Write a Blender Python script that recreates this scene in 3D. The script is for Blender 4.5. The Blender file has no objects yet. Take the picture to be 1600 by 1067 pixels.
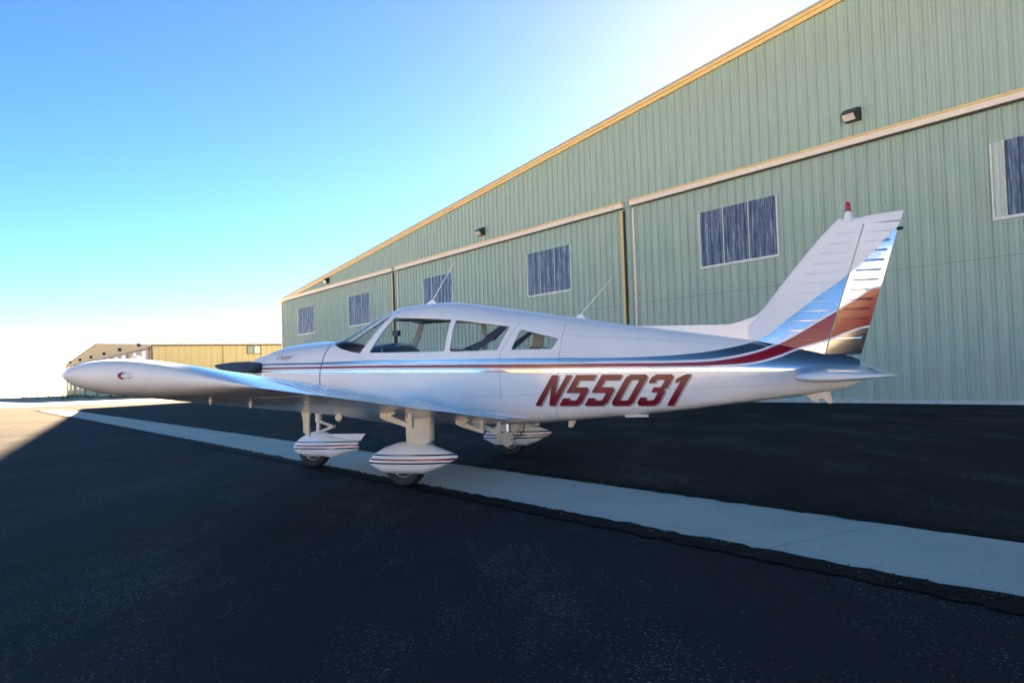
import bpy, bmesh, math, random
from mathutils import Vector, Matrix
random.seed(7)
scene = bpy.context.scene
COL = scene.collection
# ------------------------------------------------------------------ camera, sky, sun, exposure
CAM_H = 1.014
PITCH, ROLL = math.radians(2.328), math.radians(-1.78)
cam_d = bpy.data.cameras.new('camera'); cam = bpy.data.objects.new('camera', cam_d); COL.objects.link(cam)
cam_d.sensor_width = 36.0; cam_d.lens = 36.0 * 1314.45 / 1600.0
cam_d.clip_start = 0.05; cam_d.clip_end = 6000
c, s = math.cos(PITCH), math.sin(PITCH)
fw = Vector((0, c, s)); up = Vector((0, -s, c)); rt = Vector((1, 0, 0))
cr, sr = math.cos(ROLL), math.sin(ROLL)
rt2 = rt * cr + up * sr; up2 = up * cr - rt * sr
mw = Matrix.Identity(4)
for i in range(3):
    mw[i][0], mw[i][1], mw[i][2] = rt2[i], up2[i], -fw[i]
mw[2][3] = CAM_H
cam.matrix_world = mw
scene.camera = cam

SUN_AZ, SUN_EL = math.radians(17.2), math.radians(21.0)
world = bpy.data.worlds.new('World'); scene.world = world; world.use_nodes = True
wn = world.node_tree; wn.nodes.clear()
sky = wn.nodes.new('ShaderNodeTexSky'); sky.sky_type = 'NISHITA'; sky.sun_disc = False
sky.sun_elevation = SUN_EL; sky.sun_rotation = SUN_AZ
sky.altitude = 2000; sky.air_density = 0.20; sky.dust_density = 0.11; sky.ozone_density = 0.5
hsv = wn.nodes.new('ShaderNodeHueSaturation'); hsv.inputs['Saturation'].default_value = 1.3
bg = wn.nodes.new('ShaderNodeBackground'); bg.inputs['Strength'].default_value = 0.05
wo = wn.nodes.new('ShaderNodeOutputWorld')
wn.links.new(sky.outputs[0], hsv.inputs['Color']); wn.links.new(hsv.outputs[0], bg.inputs[0]); wn.links.new(bg.outputs[0], wo.inputs[0])
sun_d = bpy.data.lights.new('sun', 'SUN'); sun = bpy.data.objects.new('sun', sun_d); COL.objects.link(sun)
sun_d.energy = 5.0; sun_d.angle = math.radians(0.53); sun_d.color = (1.0, 0.90, 0.80)
tosun = Vector((math.sin(SUN_AZ) * math.cos(SUN_EL), math.cos(SUN_AZ) * math.cos(SUN_EL), math.sin(SUN_EL)))
sun.rotation_euler = tosun.to_track_quat('Z', 'Y').to_euler(); sun.location = tosun * 200
vs = scene.view_settings
vs.view_transform = 'Standard'; vs.look = 'None'; vs.gamma = 1.0; vs.use_curve_mapping = False
vs.exposure = 4.35
vs.use_white_balance = True; vs.white_balance_temperature = 10000; vs.white_balance_tint = 8

# ------------------------------------------------------------------ helpers
TH = math.radians(33.861)
NV = Vector((math.cos(TH), math.sin(TH), 0)); DV = Vector((-math.sin(TH), math.cos(TH), 0))
def W(n, d, z=0.0): return NV * n + DV * d + Vector((0, 0, z))

def link(name, me, parent=None, label=None, cat=None, group=None, kind=None, loc=None, rz=None, smooth=None):
    o = bpy.data.objects.new(name, me); COL.objects.link(o)
    if parent is not None: o.parent = parent
    if label: o['label'] = label
    if cat: o['category'] = cat
    if group: o['group'] = group
    if kind: o['kind'] = kind
    if loc is not None: o.location = loc
    if rz is not None: o.rotation_euler = (0, 0, rz)
    return o

def mesh(bm, mats, smooth=None):
    bmesh.ops.remove_doubles(bm, verts=bm.verts, dist=1e-5)
    bmesh.ops.recalc_face_normals(bm, faces=bm.faces)
    me = bpy.data.meshes.new('mesh'); bm.to_mesh(me); bm.free()
    for m in (mats if isinstance(mats, (list, tuple)) else [mats]): me.materials.append(m)
    if smooth is not None:
        me.polygons.foreach_set('use_smooth', [True] * len(me.polygons))
        me.set_sharp_from_angle(angle=math.radians(smooth))
    return me

def box(bm, x0, x1, y0, y1, z0, z1):
    v = [bm.verts.new((x, y, z)) for x in (x0, x1) for y in (y0, y1) for z in (z0, z1)]
    for f in ((0, 1, 3, 2), (4, 6, 7, 5), (0, 4, 5, 1), (2, 3, 7, 6), (0, 2, 6, 4), (1, 5, 7, 3)):
        bm.faces.new([v[i] for i in f])
    return v

def prism(bm, pts, axis, a0, a1):
    """polygon of 2-D points extruded along axis ('x','y','z')"""
    def P(p, a):
        return {'y': (p[0], a, p[1]), 'x': (a, p[0], p[1]), 'z': (p[0], p[1], a)}[axis]
    A = [bm.verts.new(P(p, a0)) for p in pts]; B = [bm.verts.new(P(p, a1)) for p in pts]
    bm.faces.new(A); bm.faces.new(B[::-1])
    for i in range(len(pts)):
        j = (i + 1) % len(pts); bm.faces.new((A[i], A[j], B[j], B[i]))

def loft(bm, rings, cap0=True, cap1=True, closed=True):
    R = [[bm.verts.new(p) for p in r] for r in rings]
    n = len(R[0])
    for a, b in zip(R[:-1], R[1:]):
        for i in range(n if closed else n - 1):
            j = (i + 1) % n
            try: bm.faces.new((a[i], a[j], b[j], b[i]))
            except ValueError: pass
    if cap0: bm.faces.new(R[0][::-1])
    if cap1: bm.faces.new(R[-1])
    return R

def tube(bm, p0, p1, r0, r1=None, n=10, cap=True):
    p0, p1 = Vector(p0), Vector(p1); r1 = r0 if r1 is None else r1
    ax = (p1 - p0).normalized(); u = ax.orthogonal().normalized(); w = ax.cross(u)
    ring = lambda p, r: [p + (u * math.cos(2 * math.pi * k / n) + w * math.sin(2 * math.pi * k / n)) * r for k in range(n)]
    loft(bm, [ring(p0, r0), ring(p1, r1)], cap, cap)

def lathe(bm, prof, centre, axis='y', n=28):
    """prof: list of (r, a) ; revolve about axis through centre"""
    rings = []
    for r, a in prof:
        rg = []
        for k in range(n):
            t = 2 * math.pi * k / n; p = (r * math.cos(t), r * math.sin(t))
            q = {'y': (p[0], a, p[1]), 'x': (a, p[0], p[1]), 'z': (p[0], p[1], a)}[axis]
            rg.append(Vector(q) + Vector(centre))
        rings.append(rg)
    loft(bm, rings)

def interp(tab, x, k):
    """smooth (monotone cubic) interpolation of column k of rows sorted by column 0"""
    xs = [r[0] for r in tab]; ys = [r[k] for r in tab]
    if x <= xs[0]: return ys[0]
    if x >= xs[-1]: return ys[-1]
    i = max(j for j in range(len(xs)) if xs[j] <= x); i = min(i, len(xs) - 2)
    h = [xs[j + 1] - xs[j] for j in range(len(xs) - 1)]; dl = [(ys[j + 1] - ys[j]) / h[j] for j in range(len(h))]
    def m(j):
        if j == 0: return dl[0]
        if j == len(xs) - 1: return dl[-1]
        if dl[j - 1] * dl[j] <= 0: return 0.0
        w1 = 2 * h[j] + h[j - 1]; w2 = h[j] + 2 * h[j - 1]
        return (w1 + w2) / (w1 / dl[j - 1] + w2 / dl[j])
    t = (x - xs[i]) / h[i]; a, b = m(i), m(i + 1)
    return ((2*t**3 - 3*t*t + 1) * ys[i] + (t**3 - 2*t*t + t) * h[i] * a + (-2*t**3 + 3*t*t) * ys[i+1] + (t**3 - t*t) * h[i] * b)

# ------------------------------------------------------------------ materials
def new_mat(name):
    m = bpy.data.materials.new(name); m.use_nodes = True
    nt = m.node_tree; b = nt.nodes['Principled BSDF']
    return m, nt, b
def N(nt, t, **kw):
    n = nt.nodes.new(t)
    for k, v in kw.items(): setattr(n, k, v)
    return n
def noise(nt, scale, detail=4, rough=0.55, coord='Object', vec=None, stretch=None):
    tc = N(nt, 'ShaderNodeTexCoord'); nz = N(nt, 'ShaderNodeTexNoise')
    nz.inputs['Scale'].default_value = scale; nz.inputs['Detail'].default_value = detail; nz.inputs['Roughness'].default_value = rough
    src = vec or tc.outputs[coord]
    if stretch:
        mp = N(nt, 'ShaderNodeMapping'); mp.inputs['Scale'].default_value = stretch
        nt.links.new(src, mp.inputs[0]); src = mp.outputs[0]
    nt.links.new(src, nz.inputs['Vector'])
    return nz.outputs[0]
def ramp(nt, fac, stops):
    r = N(nt, 'ShaderNodeValToRGB'); e = r.color_ramp.elements
    while len(e) < len(stops): e.new(0.5)
    for el, (p, cl) in zip(e, stops):
        el.position = p; el.color = (*cl, 1) if len(cl) == 3 else cl
    nt.links.new(fac, r.inputs[0]); return r.outputs[0]
def bump(nt, b, h, strength, dist=0.01):
    bp = N(nt, 'ShaderNodeBump'); bp.inputs['Strength'].default_value = strength; bp.inputs['Distance'].default_value = dist
    nt.links.new(h, bp.inputs['Height']); nt.links.new(bp.outputs[0], b.inputs['Normal'])
def plain(name, col, rough=0.5, metal=0.0, var=0.12, vscale=6.0, coat=0.0, spec=None, bmp=0.0, bscale=60, stretch=None):
    m, nt, b = new_mat(name)
    nz = noise(nt, vscale, 5, stretch=stretch)
    lo = tuple(max(0, c * (1 - var)) for c in col); hi = tuple(min(1, c * (1 + var)) for c in col)
    nt.links.new(ramp(nt, nz, [(0.3, lo), (0.7, hi)]), b.inputs['Base Color'])
    b.inputs['Roughness'].default_value = rough; b.inputs['Metallic'].default_value = metal
    b.inputs['Coat Weight'].default_value = coat; b.inputs['Coat Roughness'].default_value = 0.05
    if spec is not None: b.inputs['Specular IOR Level'].default_value = spec
    if bmp: bump(nt, b, noise(nt, bscale, 3), bmp)
    return m

GREEN = plain('green painted sheet steel', (0.33, 0.44, 0.35), 0.42, var=0.12, vscale=1.3, stretch=(3, 3, 0.25), bmp=0.03, bscale=5)
TRIM_W = plain('cream trim', (0.82, 0.69, 0.53), 0.4, var=0.06)
TRIM_T = plain('tan trim', (0.78, 0.52, 0.20), 0.4, var=0.08)
FRAME_W = plain('weathered white flashing', (0.62, 0.66, 0.60), 0.5, var=0.15, vscale=9)
DARK = plain('dark bronze and header shade', (0.035, 0.03, 0.03), 0.4)
LENS = plain('pale lamp lens', (0.72, 0.66, 0.58), 0.15)
PALE = plain('pale fibreglass sheet', (0.50, 0.55, 0.48), 0.35, var=0.1, stretch=(6, 6, .4))
def pane_mat():
    m, nt, b = new_mat('weathered translucent sheet')
    nz = noise(nt, 3.0, 6, 0.7, stretch=(7, 7, 0.35))
    nt.links.new(ramp(nt, nz, [(0.30, (0.04, 0.058, 0.095)), (0.50, (0.075, 0.10, 0.145)), (0.66, (0.40, 0.42, 0.45))]), b.inputs['Base Color'])
    b.inputs['Roughness'].default_value = 0.22; b.inputs['IOR'].default_value = 1.6
    bump(nt, b, noise(nt, 8, 3, stretch=(4, 4, .3)), 0.15, 0.02)
    return m
PANE = pane_mat()
CONC_F = plain('foundation concrete', (0.50, 0.49, 0.46), 0.8, var=0.15)
ROOFM = plain('roof sheet', (0.45, 0.45, 0.42), 0.4)
TAN = plain('tan painted sheet steel', (0.50, 0.37, 0.19), 0.45, var=0.06, vscale=1.0, stretch=(3, 3, .3))
TANP = plain('pale skylight strip', (0.75, 0.72, 0.64), 0.4)
BROWN = plain('brown trim', (0.09, 0.045, 0.03), 0.5)
GLASSD = plain('dark window glass', (0.10, 0.13, 0.16), 0.08)

def asphalt():
    m, nt, b = new_mat('sealed asphalt')
    tc = N(nt, 'ShaderNodeTexCoord')
    big = noise(nt, 0.35, 5, 0.6)
    fine = noise(nt, 55, 3, 0.7)
    vor = N(nt, 'ShaderNodeTexVoronoi'); vor.inputs['Scale'].default_value = 125
    nt.links.new(tc.outputs['Object'], vor.inputs['Vector'])
    scuff = noise(nt, 1.1, 6, 0.65, stretch=(1, 0.35, 1))
    basec = ramp(nt, big, [(0.3, (0.013, 0.0135, 0.0155)), (0.7, (0.023, 0.0235, 0.026))])
    # worn aggregate showing through: single stones, denser where the seal is scuffed
    rnd = N(nt, 'ShaderNodeSeparateColor'); nt.links.new(vor.outputs['Color'], rnd.inputs[0])
    add = N(nt, 'ShaderNodeMath', operation='MULTIPLY_ADD'); add.inputs[1].default_value = 0.75
    nt.links.new(scuff, add.inputs[0]); nt.links.new(rnd.outputs[0], add.inputs[2])
    mulr = N(nt, 'ShaderNodeMath', operation='DIVIDE'); mulr.inputs[1].default_value = 1.75
    nt.links.new(add.outputs[0], mulr.inputs[0])
    st = ramp(nt, mulr.outputs[0], [(0.74, (0, 0, 0)), (0.82, (1, 1, 1))])
    mix = N(nt, 'ShaderNodeMixRGB'); mix.inputs[2].default_value = (0.20, 0.195, 0.19, 1)
    nt.links.new(st, mix.inputs[0]); nt.links.new(basec, mix.inputs[1])
    sc2 = ramp(nt, scuff, [(0.5, (0, 0, 0)), (0.72, (0.5, 0.5, 0.5))])
    mix2 = N(nt, 'ShaderNodeMixRGB'); mix2.inputs[2].default_value = (0.05, 0.05, 0.052, 1)
    nt.links.new(sc2, mix2.inputs[0]); nt.links.new(mix.outputs[0], mix2.inputs[1])
    # the seal coat thins out towards the far end of the apron, where the old greyed asphalt shows
    sp = N(nt, 'ShaderNodeSeparateXYZ'); nt.links.new(tc.outputs['Object'], sp.inputs[0])
    def mth(op, a, b_):
        n_ = N(nt, 'ShaderNodeMath', operation=op)
        for i, v in enumerate((a, b_)):
            if isinstance(v, (int, float)): n_.inputs[i].default_value = v
            else: nt.links.new(v, n_.inputs[i])
        return n_.outputs[0]
    dd = mth('ADD', mth('MULTIPLY', sp.outputs[0], -math.sin(TH)), mth('MULTIPLY', sp.outputs[1], math.cos(TH)))
    dd = mth('ADD', dd, mth('MULTIPLY', noise(nt, 0.22, 6, 0.7, stretch=(1, 1, 1)), 22))
    wear = mth('MULTIPLY', mth('SUBTRACT', dd, 25), 1 / 22)
    wr = ramp(nt, wear, [(0, (0, 0, 0)), (1, (1, 1, 1))])
    old = ramp(nt, noise(nt, 0.9, 6, 0.65, stretch=(.4, 1.6, 1)), [(0.3, (0.034, 0.029, 0.027)), (0.7, (0.062, 0.053, 0.048))])
    mix3 = N(nt, 'ShaderNodeMixRGB'); nt.links.new(wr, mix3.inputs[0]); nt.links.new(mix2.outputs[0], mix3.inputs[1]); nt.links.new(old, mix3.inputs[2])
    nt.links.new(mix3.outputs[0], b.inputs['Base Color'])
    b.inputs['Roughness'].default_value = 0.85; b.inputs['Specular IOR Level'].default_value = 0.08
    hh = N(nt, 'ShaderNodeMath', operation='ADD'); nt.links.new(fine, hh.inputs[0]); nt.links.new(vor.outputs['Distance'], hh.inputs[1])
    bump(nt, b, hh.outputs[0], 0.55, 0.012)
    return m
ASPH = asphalt()
def tar_mat():
    m, nt, b = new_mat('black crack sealer')
    nt.links.new(ramp(nt, noise(nt, 4, 6, 0.7), [(0.5, (0.002, 0.002, 0.0022)), (0.8, (0.02, 0.02, 0.02))]), b.inputs['Base Color'])
    b.inputs['Roughness'].default_value = 0.8; b.inputs['Specular IOR Level'].default_value = 0.1
    bump(nt, b, noise(nt, 25, 5), 0.8, 0.03)
    return m
TAR = tar_mat()
def conc_mat():
    m, nt, b = new_mat('broom-finished concrete')
    a = noise(nt, 0.9, 7, 0.65); g = noise(nt, 60, 3, 0.7)
    c1 = ramp(nt, a, [(0.3, (0.53, 0.45, 0.365)), (0.7, (0.68, 0.58, 0.475))])
    c2 = ramp(nt, g, [(0.33, (0.55, 0.55, 0.55)), (0.5, (1, 1, 1)), (0.8, (1.0, 1.0, 1.0))])
    mx = N(nt, 'ShaderNodeMixRGB', blend_type='MULTIPLY'); mx.inputs[0].default_value = 0.5
    nt.links.new(c1, mx.inputs[1]); nt.links.new(c2, mx.inputs[2]); nt.links.new(mx.outputs[0], b.inputs['Base Color'])
    b.inputs['Roughness'].default_value = 0.85
    bump(nt, b, noise(nt, 120, 3, stretch=(1, 1, 1)), 0.35, 0.004)
    return m
CONC = conc_mat()
FIELD = plain('dry grass field', (0.33, 0.25, 0.075), 0.9, var=0.45, vscale=0.06, bmp=0.6, bscale=2)
ROADM = plain('pale gravel road', (0.5, 0.45, 0.36), 0.9, var=0.15)
WEED = plain('green weeds', (0.07, 0.12, 0.03), 0.8, var=0.4)

# ------------------------------------------------------------------ ground
def sheet(name, pts, z, mat, thick=0.0, kind='structure', parent=None):
    bm = bmesh.new()
    if thick: prism(bm, pts, 'z', z - thick, z)
    else: bm.faces.new([bm.verts.new((p[0], p[1], z)) for p in pts])
    return link(name, mesh(bm, mat), parent, kind=kind if parent is None else None)
def rect(n0, n1, d0, d1): return [tuple(W(a, b)[:2]) for a, b in ((n0, d0), (n1, d0), (n1, d1), (n0, d1))]
# the open plain: rises gently far away
bm = bmesh.new()
rad = [0, 60, 120, 200, 320, 520, 900, 1600, 3200]
hts = [-0.03, -0.03, -0.03, -0.02, 0.6, 1.8, 4.0, 7.5, 14.0]
prev = None; NSEG = 72
for r, h in zip(rad, hts):
    if r == 0: ring = [bm.verts.new((0, 0, h))]
    else: ring = [bm.verts.new((r * math.cos(2 * math.pi * k / NSEG), r * math.sin(2 * math.pi * k / NSEG), h)) for k in range(NSEG)]
    if prev is not None:
        for k in range(NSEG):
            j = (k + 1) % NSEG
            if len(prev) == 1: bm.faces.new((prev[0], ring[k], ring[j]))
            else: bm.faces.new((prev[k], ring[k], ring[j], prev[j]))
    prev = ring
link('field', mesh(bm, FIELD, 60), kind='structure')
OLDCON = plain('old pale pavement', (0.36, 0.32, 0.27), 0.85, var=0.14, vscale=0.5, bmp=0.2, bscale=40)
sheet('apron', rect(-7.5, 60, -60, 62), 0.0, ASPH)
sheet('old_apron', rect(-70, -7.5, -60, 62), 0.0, OLDCON)
sheet('taxiway', rect(-70, 60, 62, 150), 0.0, OLDCON)
sheet('gravel_road', rect(-300, 14, 168, 196), 0.02, ROADM)

# concrete drainage strip, slab by slab
strip = link('concrete_strip', None, kind='structure', loc=(0, 0, 0))
edges = [-40, -30, -20.4, -12.2, -4.6, 3.17, 11.4, 19.6, 27.8, 36.0, 44.2, 47.6]
N0, N1 = 3.76, 4.93
for a, b_ in zip(edges[:-1], edges[1:]):
    bm = bmesh.new()
    k = 14
    A = []; B = []
    for i in range(k + 1):
        d_ = a + 0.006 + (b_ - a - 0.012) * i / k
        A.append((N0 + random.uniform(-.012, .012), d_)); B.append((N1 + random.uniform(-.012, .012), d_))
    pts = [tuple(W(*p)[:2]) for p in A + B[::-1]]
    prism(bm, pts, 'z', -0.12, 0.006 + random.uniform(-0.001, 0.001))
    link('slab', mesh(bm, CONC), strip)
# tarred seams along both edges of the strip and crack-seal lines across the apron
def ragged(name, p0, p1, w0, w1, z, step=0.35, amp=0.03, label=None):
    p0, p1 = Vector(p0), Vector(p1); L = (p1 - p0).length; t = (p1 - p0) / L; nrm = Vector((-t.y, t.x, 0))
    k = max(2, int(L / step)); A = []; B = []
    for i in range(k + 1):
        q = p0 + t * (L * i / k)
        A.append(q + nrm * (w0 + random.uniform(-amp, amp))); B.append(q + nrm * (w1 + random.uniform(-amp, amp)))
    bm = bmesh.new()
    va = [bm.verts.new((p.x, p.y, z)) for p in A]; vb = [bm.verts.new((p.x, p.y, z)) for p in B]
    for i in range(k): bm.faces.new((va[i], va[i + 1], vb[i + 1], vb[i]))
    return link(name, mesh(bm, TAR), kind='structure')
ragged('seal_seam', W(N0, -40), W(N0, 49), -0.015, 0.21, 0.009, 0.09, 0.03)
ragged('seal_seam', W(N1, 49), W(N1, -40), -0.015, 0.16, 0.009, 0.09, 0.03)
for d_, n0_, n1_ in ((13.1, -38, 3.5), (13.1, 5.2, 20), (22.3, -38, 3.5), (22.3, 5.2, 20), (30.4, -38, 3.5), (39.5, -38, 3.5), (53, -38, 20), (4.2, -38, 3.5), (-5, -38, 3.5)):
    if d_ in (4.2, -5): continue
    ragged('crack_seal', W(n0_, d_ + 0.6), W(n1_, d_), -0.035, 0.035, 0.005, 0.5, 0.015)

bm = bmesh.new()
for i in range(900):
    dd_ = random.uniform(-4, 16) if i % 3 else random.uniform(-4, 40)
    nn_ = N0 - abs(random.gauss(0, .07)) - .01 if random.random() < .7 else N1 + abs(random.gauss(0, .06)) + .01
    p = W(nn_, dd_, .012); r_ = random.uniform(.005, .02)
    vv = [bm.verts.new(p + Vector((random.uniform(-1, 1), random.uniform(-1, 1), random.uniform(-.3, .8))) * r_) for _ in range(4)]
    for f_ in ((0, 1, 2), (0, 1, 3), (0, 2, 3), (1, 2, 3)): bm.faces.new([vv[k] for k in f_])
link('asphalt_crumbs', mesh(bm, plain('loose crumbs', (0.06, 0.057, 0.052), .9, var=.6, vscale=30)), kind='stuff', label='loose crumbs of broken asphalt along the edges of the concrete strip', cat='crumbs')

# ------------------------------------------------------------------ green hangar
HL = link('green_hangar', None, label='long green corrugated steel hangar with sliding doors and tan roof trim', cat='hangar', loc=W(20.2, 60.1), rz=TH - math.pi / 2)
PITCH_R = 0.344; SHW = PITCH_R * 3
def sheet_prof(u0, u1, phase=0.0):
    """rib profile between u0 and u1; ribs proud towards -y"""
    pts = []
    k0 = math.floor((u0 - phase) / PITCH_R) - 1
    keys = []
    k = k0
    while phase + k * PITCH_R < u1 + PITCH_R:
        b0 = phase + k * PITCH_R
        for du, y in ((0.0, 0), (0.080, 0), (0.090, -0.013), (0.106, -0.013), (0.116, 0), (0.190, 0), (0.200, -0.013), (0.216, -0.013), (0.226, 0), (0.278, 0), (0.288, -0.055), (0.318, -0.055), (0.342, 0)):
            keys.append((b0 + du, y))
        k += 1
    def yat(u):
        for (a, ya), (b, yb) in zip(keys[:-1], keys[1:]):
            if a <= u <= b: return ya + (yb - ya) * (u - a) / max(1e-9, b - a)
        return 0
    out = [(u0, yat(u0))] + [(u, y) for u, y in keys if u0 + 1e-4 < u < u1 - 1e-4] + [(u1, yat(u1))]
    return out
def ribbed(prof, zlo, zhi, yoff=0.0, mat=GREEN, thick=True):
    """zlo, zhi: functions of u"""
    bm = bmesh.new()
    lo = [bm.verts.new((u, y + yoff, zlo(u))) for u, y in prof]; hi = [bm.verts.new((u, y + yoff, zhi(u))) for u, y in prof]
    for i in range(len(prof) - 1): bm.faces.new((lo[i], lo[i + 1], hi[i + 1], hi[i]))
    me = bpy.data.meshes.new('sheet'); bm.to_mesh(me); bm.free(); me.materials.append(mat); return me
rake = lambda u: 7.05 + 0.087 * u if u < 56 else 7.05 + 0.087 * (112 - u)
DOORS = [(0.15, 18.65), (19.15, 37.5), (38.0, 56.4)]
HDR = 6.93
def in_door(u): return any(a <= u <= b for a, b in DOORS)
ncol = int(58 / SHW)
lower_me = upper_me = None
DOOR_O = [link('sliding_door', None, HL) for _ in DOORS]
for kcol in range(ncol):
    u0, u1 = kcol * SHW, (kcol + 1) * SHW
    pr0 = sheet_prof(0, SHW)
    if lower_me is None:
        lower_me = ribbed(pr0, lambda u: 0.10, lambda u: 3.43, 0.0); upper_me = ribbed(pr0, lambda u: 3.41, lambda u: HDR, 0.006)
    for me in (lower_me, upper_me):
        um = (u0 + u1) / 2; dp_ = [o_ for o_, (a, b_) in zip(DOOR_O, DOORS) if a <= um <= b_]
        o = link('door_panel' if dp_ else 'wall_panel', me, dp_[0] if dp_ else HL); o.location = (u0, 0, 0)
    me = ribbed([(u - u0, y) for u, y in sheet_prof(u0, u1)], lambda u: HDR - 0.02, lambda u: rake(u + u0) - 0.05, -0.035)
    o = link('gable_panel', me, HL); o.location = (u0, 0, 0)
# rest of the building: ribbed wall on to the far corner, side and rear walls, roof
me = ribbed(sheet_prof(ncol * SHW, 112), lambda u: 0.1, lambda u: rake(u) - 0.05, 0.0)
link('wall_panel', me, HL)
bm = bmesh.new()
DEP = 45.0
box(bm, 0.02, 0.10, 0.05, DEP, 0.0, 7.0); box(bm, 111.9, 111.98, 0.05, DEP, 0.0, 7.0)
prism(bm, [(0, 0), (112, 0), (112, 7), (56, 11.8), (0, 7)], 'y', DEP, DEP + .1)
link('rear_wall', mesh(bm, GREEN), HL)
bm = bmesh.new()
for sgn in (0, 1):
    f = (lambda u: u) if sgn == 0 else (lambda u: 112 - u)
    P = [(f(-0.12), 7.05 - .010), (f(56), 7.05 + .087 * 56)]
    v = [bm.verts.new((u, y, z + dz)) for (u, z) in P for y in (-0.14, DEP + .2) for dz in (0.0, 0.06)]
    for fc in ((0, 1, 3, 2), (4, 6, 7, 5), (0, 4, 5, 1), (2, 3, 7, 6), (0, 2, 6, 4), (1, 5, 7, 3)): bm.faces.new([v[i] for i in fc])
link('roof', mesh(bm, ROOFM), HL)
# rake trim (tan), 3 mm below the roof sheet
def slanted(name, u0, u1, zf, h, y0, y1, mat):
    bm = bmesh.new()
    v = [bm.verts.new((u, y, zf(u) + dz)) for u in (u0, u1) for y in (y0, y1) for dz in (-h, 0)]
    for fc in ((0, 1, 3, 2), (4, 6, 7, 5), (0, 4, 5, 1), (2, 3, 7, 6), (0, 2, 6, 4), (1, 5, 7, 3)): bm.faces.new([v[i] for i in fc])
    return link(name, mesh(bm, mat), HL)
slanted('rake_trim', -0.1, 56, lambda u: 7.05 + .087 * u - .013, 0.24, -0.125, -0.06, TRIM_T)
slanted('rake_trim', -0.1, 56, lambda u: 7.05 + .087 * u - .03, 0.10, -0.165, -0.128, TRIM_T)
def part(name, mat, *boxes, parent=HL, sm=None):
    bm = bmesh.new()
    for b_ in boxes: box(bm, *b_)
    return link(name, mesh(bm, mat), parent)
part('corner_trim', TRIM_W, (-0.03, 0.09, -0.05, 0.0, 0.1, 6.99))
for (a, b_) in DOORS:
    part('door_header', TRIM_W, (a - 0.05, b_ + 0.05, -0.17, -0.04, HDR - 0.045, HDR + 0.105))
    part('header_flashing', TRIM_T, (a - 0.05, b_ + 0.05, -0.19, -0.03, HDR + 0.108, HDR + 0.165))
    part('track_header_shade', DARK, (a, b_, -0.12, -0.05, HDR - 0.085, HDR - 0.048))  # dark strip standing in for the shadow line beneath the header
    part('door_jamb', TRIM_W, (a - 0.02, a + 0.05, -0.07, -0.034, 0.1, HDR - 0.135))
    part('door_jamb', TRIM_T, (b_ - 0.09, b_, -0.12, -0.034, 0.1, HDR - 0.135))
    part('door_seal', DARK, (b_ + 0.003, b_ + 0.06, -0.08, -0.034, 0.1, HDR - 0.135))
part('foundation_curb', CONC_F, (-0.1, 112, -0.10, 0.06, 0.0, 0.098))
part('panel_seam', DARK, (0.1, 58, -0.058, -0.056, 3.405, 3.412))
# translucent windows in the doors
for wi, (a, b_) in enumerate(((3.5, 6.6), (12.4, 15.5), (22.1, 25.05), (31.4, 34.3), (41.15, 44.15), (50.3, 53.3))):
    wv = link('window', None, HL); wv.location = (a, 0, 0)
    z0, z1 = 4.32, 6.06; w = b_ - a; first = True
    cuts = [0, w / 3, 2 * w / 3, w] if wi < 5 else [0, 0.28, w / 2, w]
    for ci, (c0, c1) in enumerate(zip(cuts[:-1], cuts[1:])):
        pr = [(u - a, y) for u, y in sheet_prof(a + c0 + 0.008, a + c1 - 0.008)]
        me = ribbed(pr, lambda u: z0, lambda u: z1, -0.022 - 0.003 * ci, PALE if (wi == 5 and ci == 0) else PANE)
        link('pane', me, wv)
        if ci: part('mullion', FRAME_W, (c0 - 0.014, c0 + 0.014, -0.095, -0.088, z0, z1), parent=wv)
    part('frame', FRAME_W, (-0.05, 0.0, -0.055, -0.003, z0 - 0.07, z1), (w, w + 0.05, -0.055, -0.003, z0 - 0.07, z1), (0.001, w - 0.001, -0.056, -0.003, z0 - 0.07, z0), parent=wv)
# wall-pack lamps
for u, z in ((9.35, 7.42), (28.0, 7.55), (46.84, 7.66)):
    lp = link('wall_lamp', None, HL); lp.location = (u, -0.07, z)
    bm = bmesh.new()
    prism(bm, [(0.0, 0.17), (-0.14, 0.17), (-0.30, 0.03), (-0.30, 0.0), (-0.19, -0.15), (-0.06, -0.17), (0, -0.17)], 'x', -0.21, 0.21)
    link('housing', mesh(bm, DARK), lp)
    bm = bmesh.new()
    prism(bm, [(-0.302, 0.0), (-0.32, -0.01), (-0.215, -0.16), (-0.192, -0.152)], 'x', -0.17, 0.17)
    link('lens', mesh(bm, LENS), lp)

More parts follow.
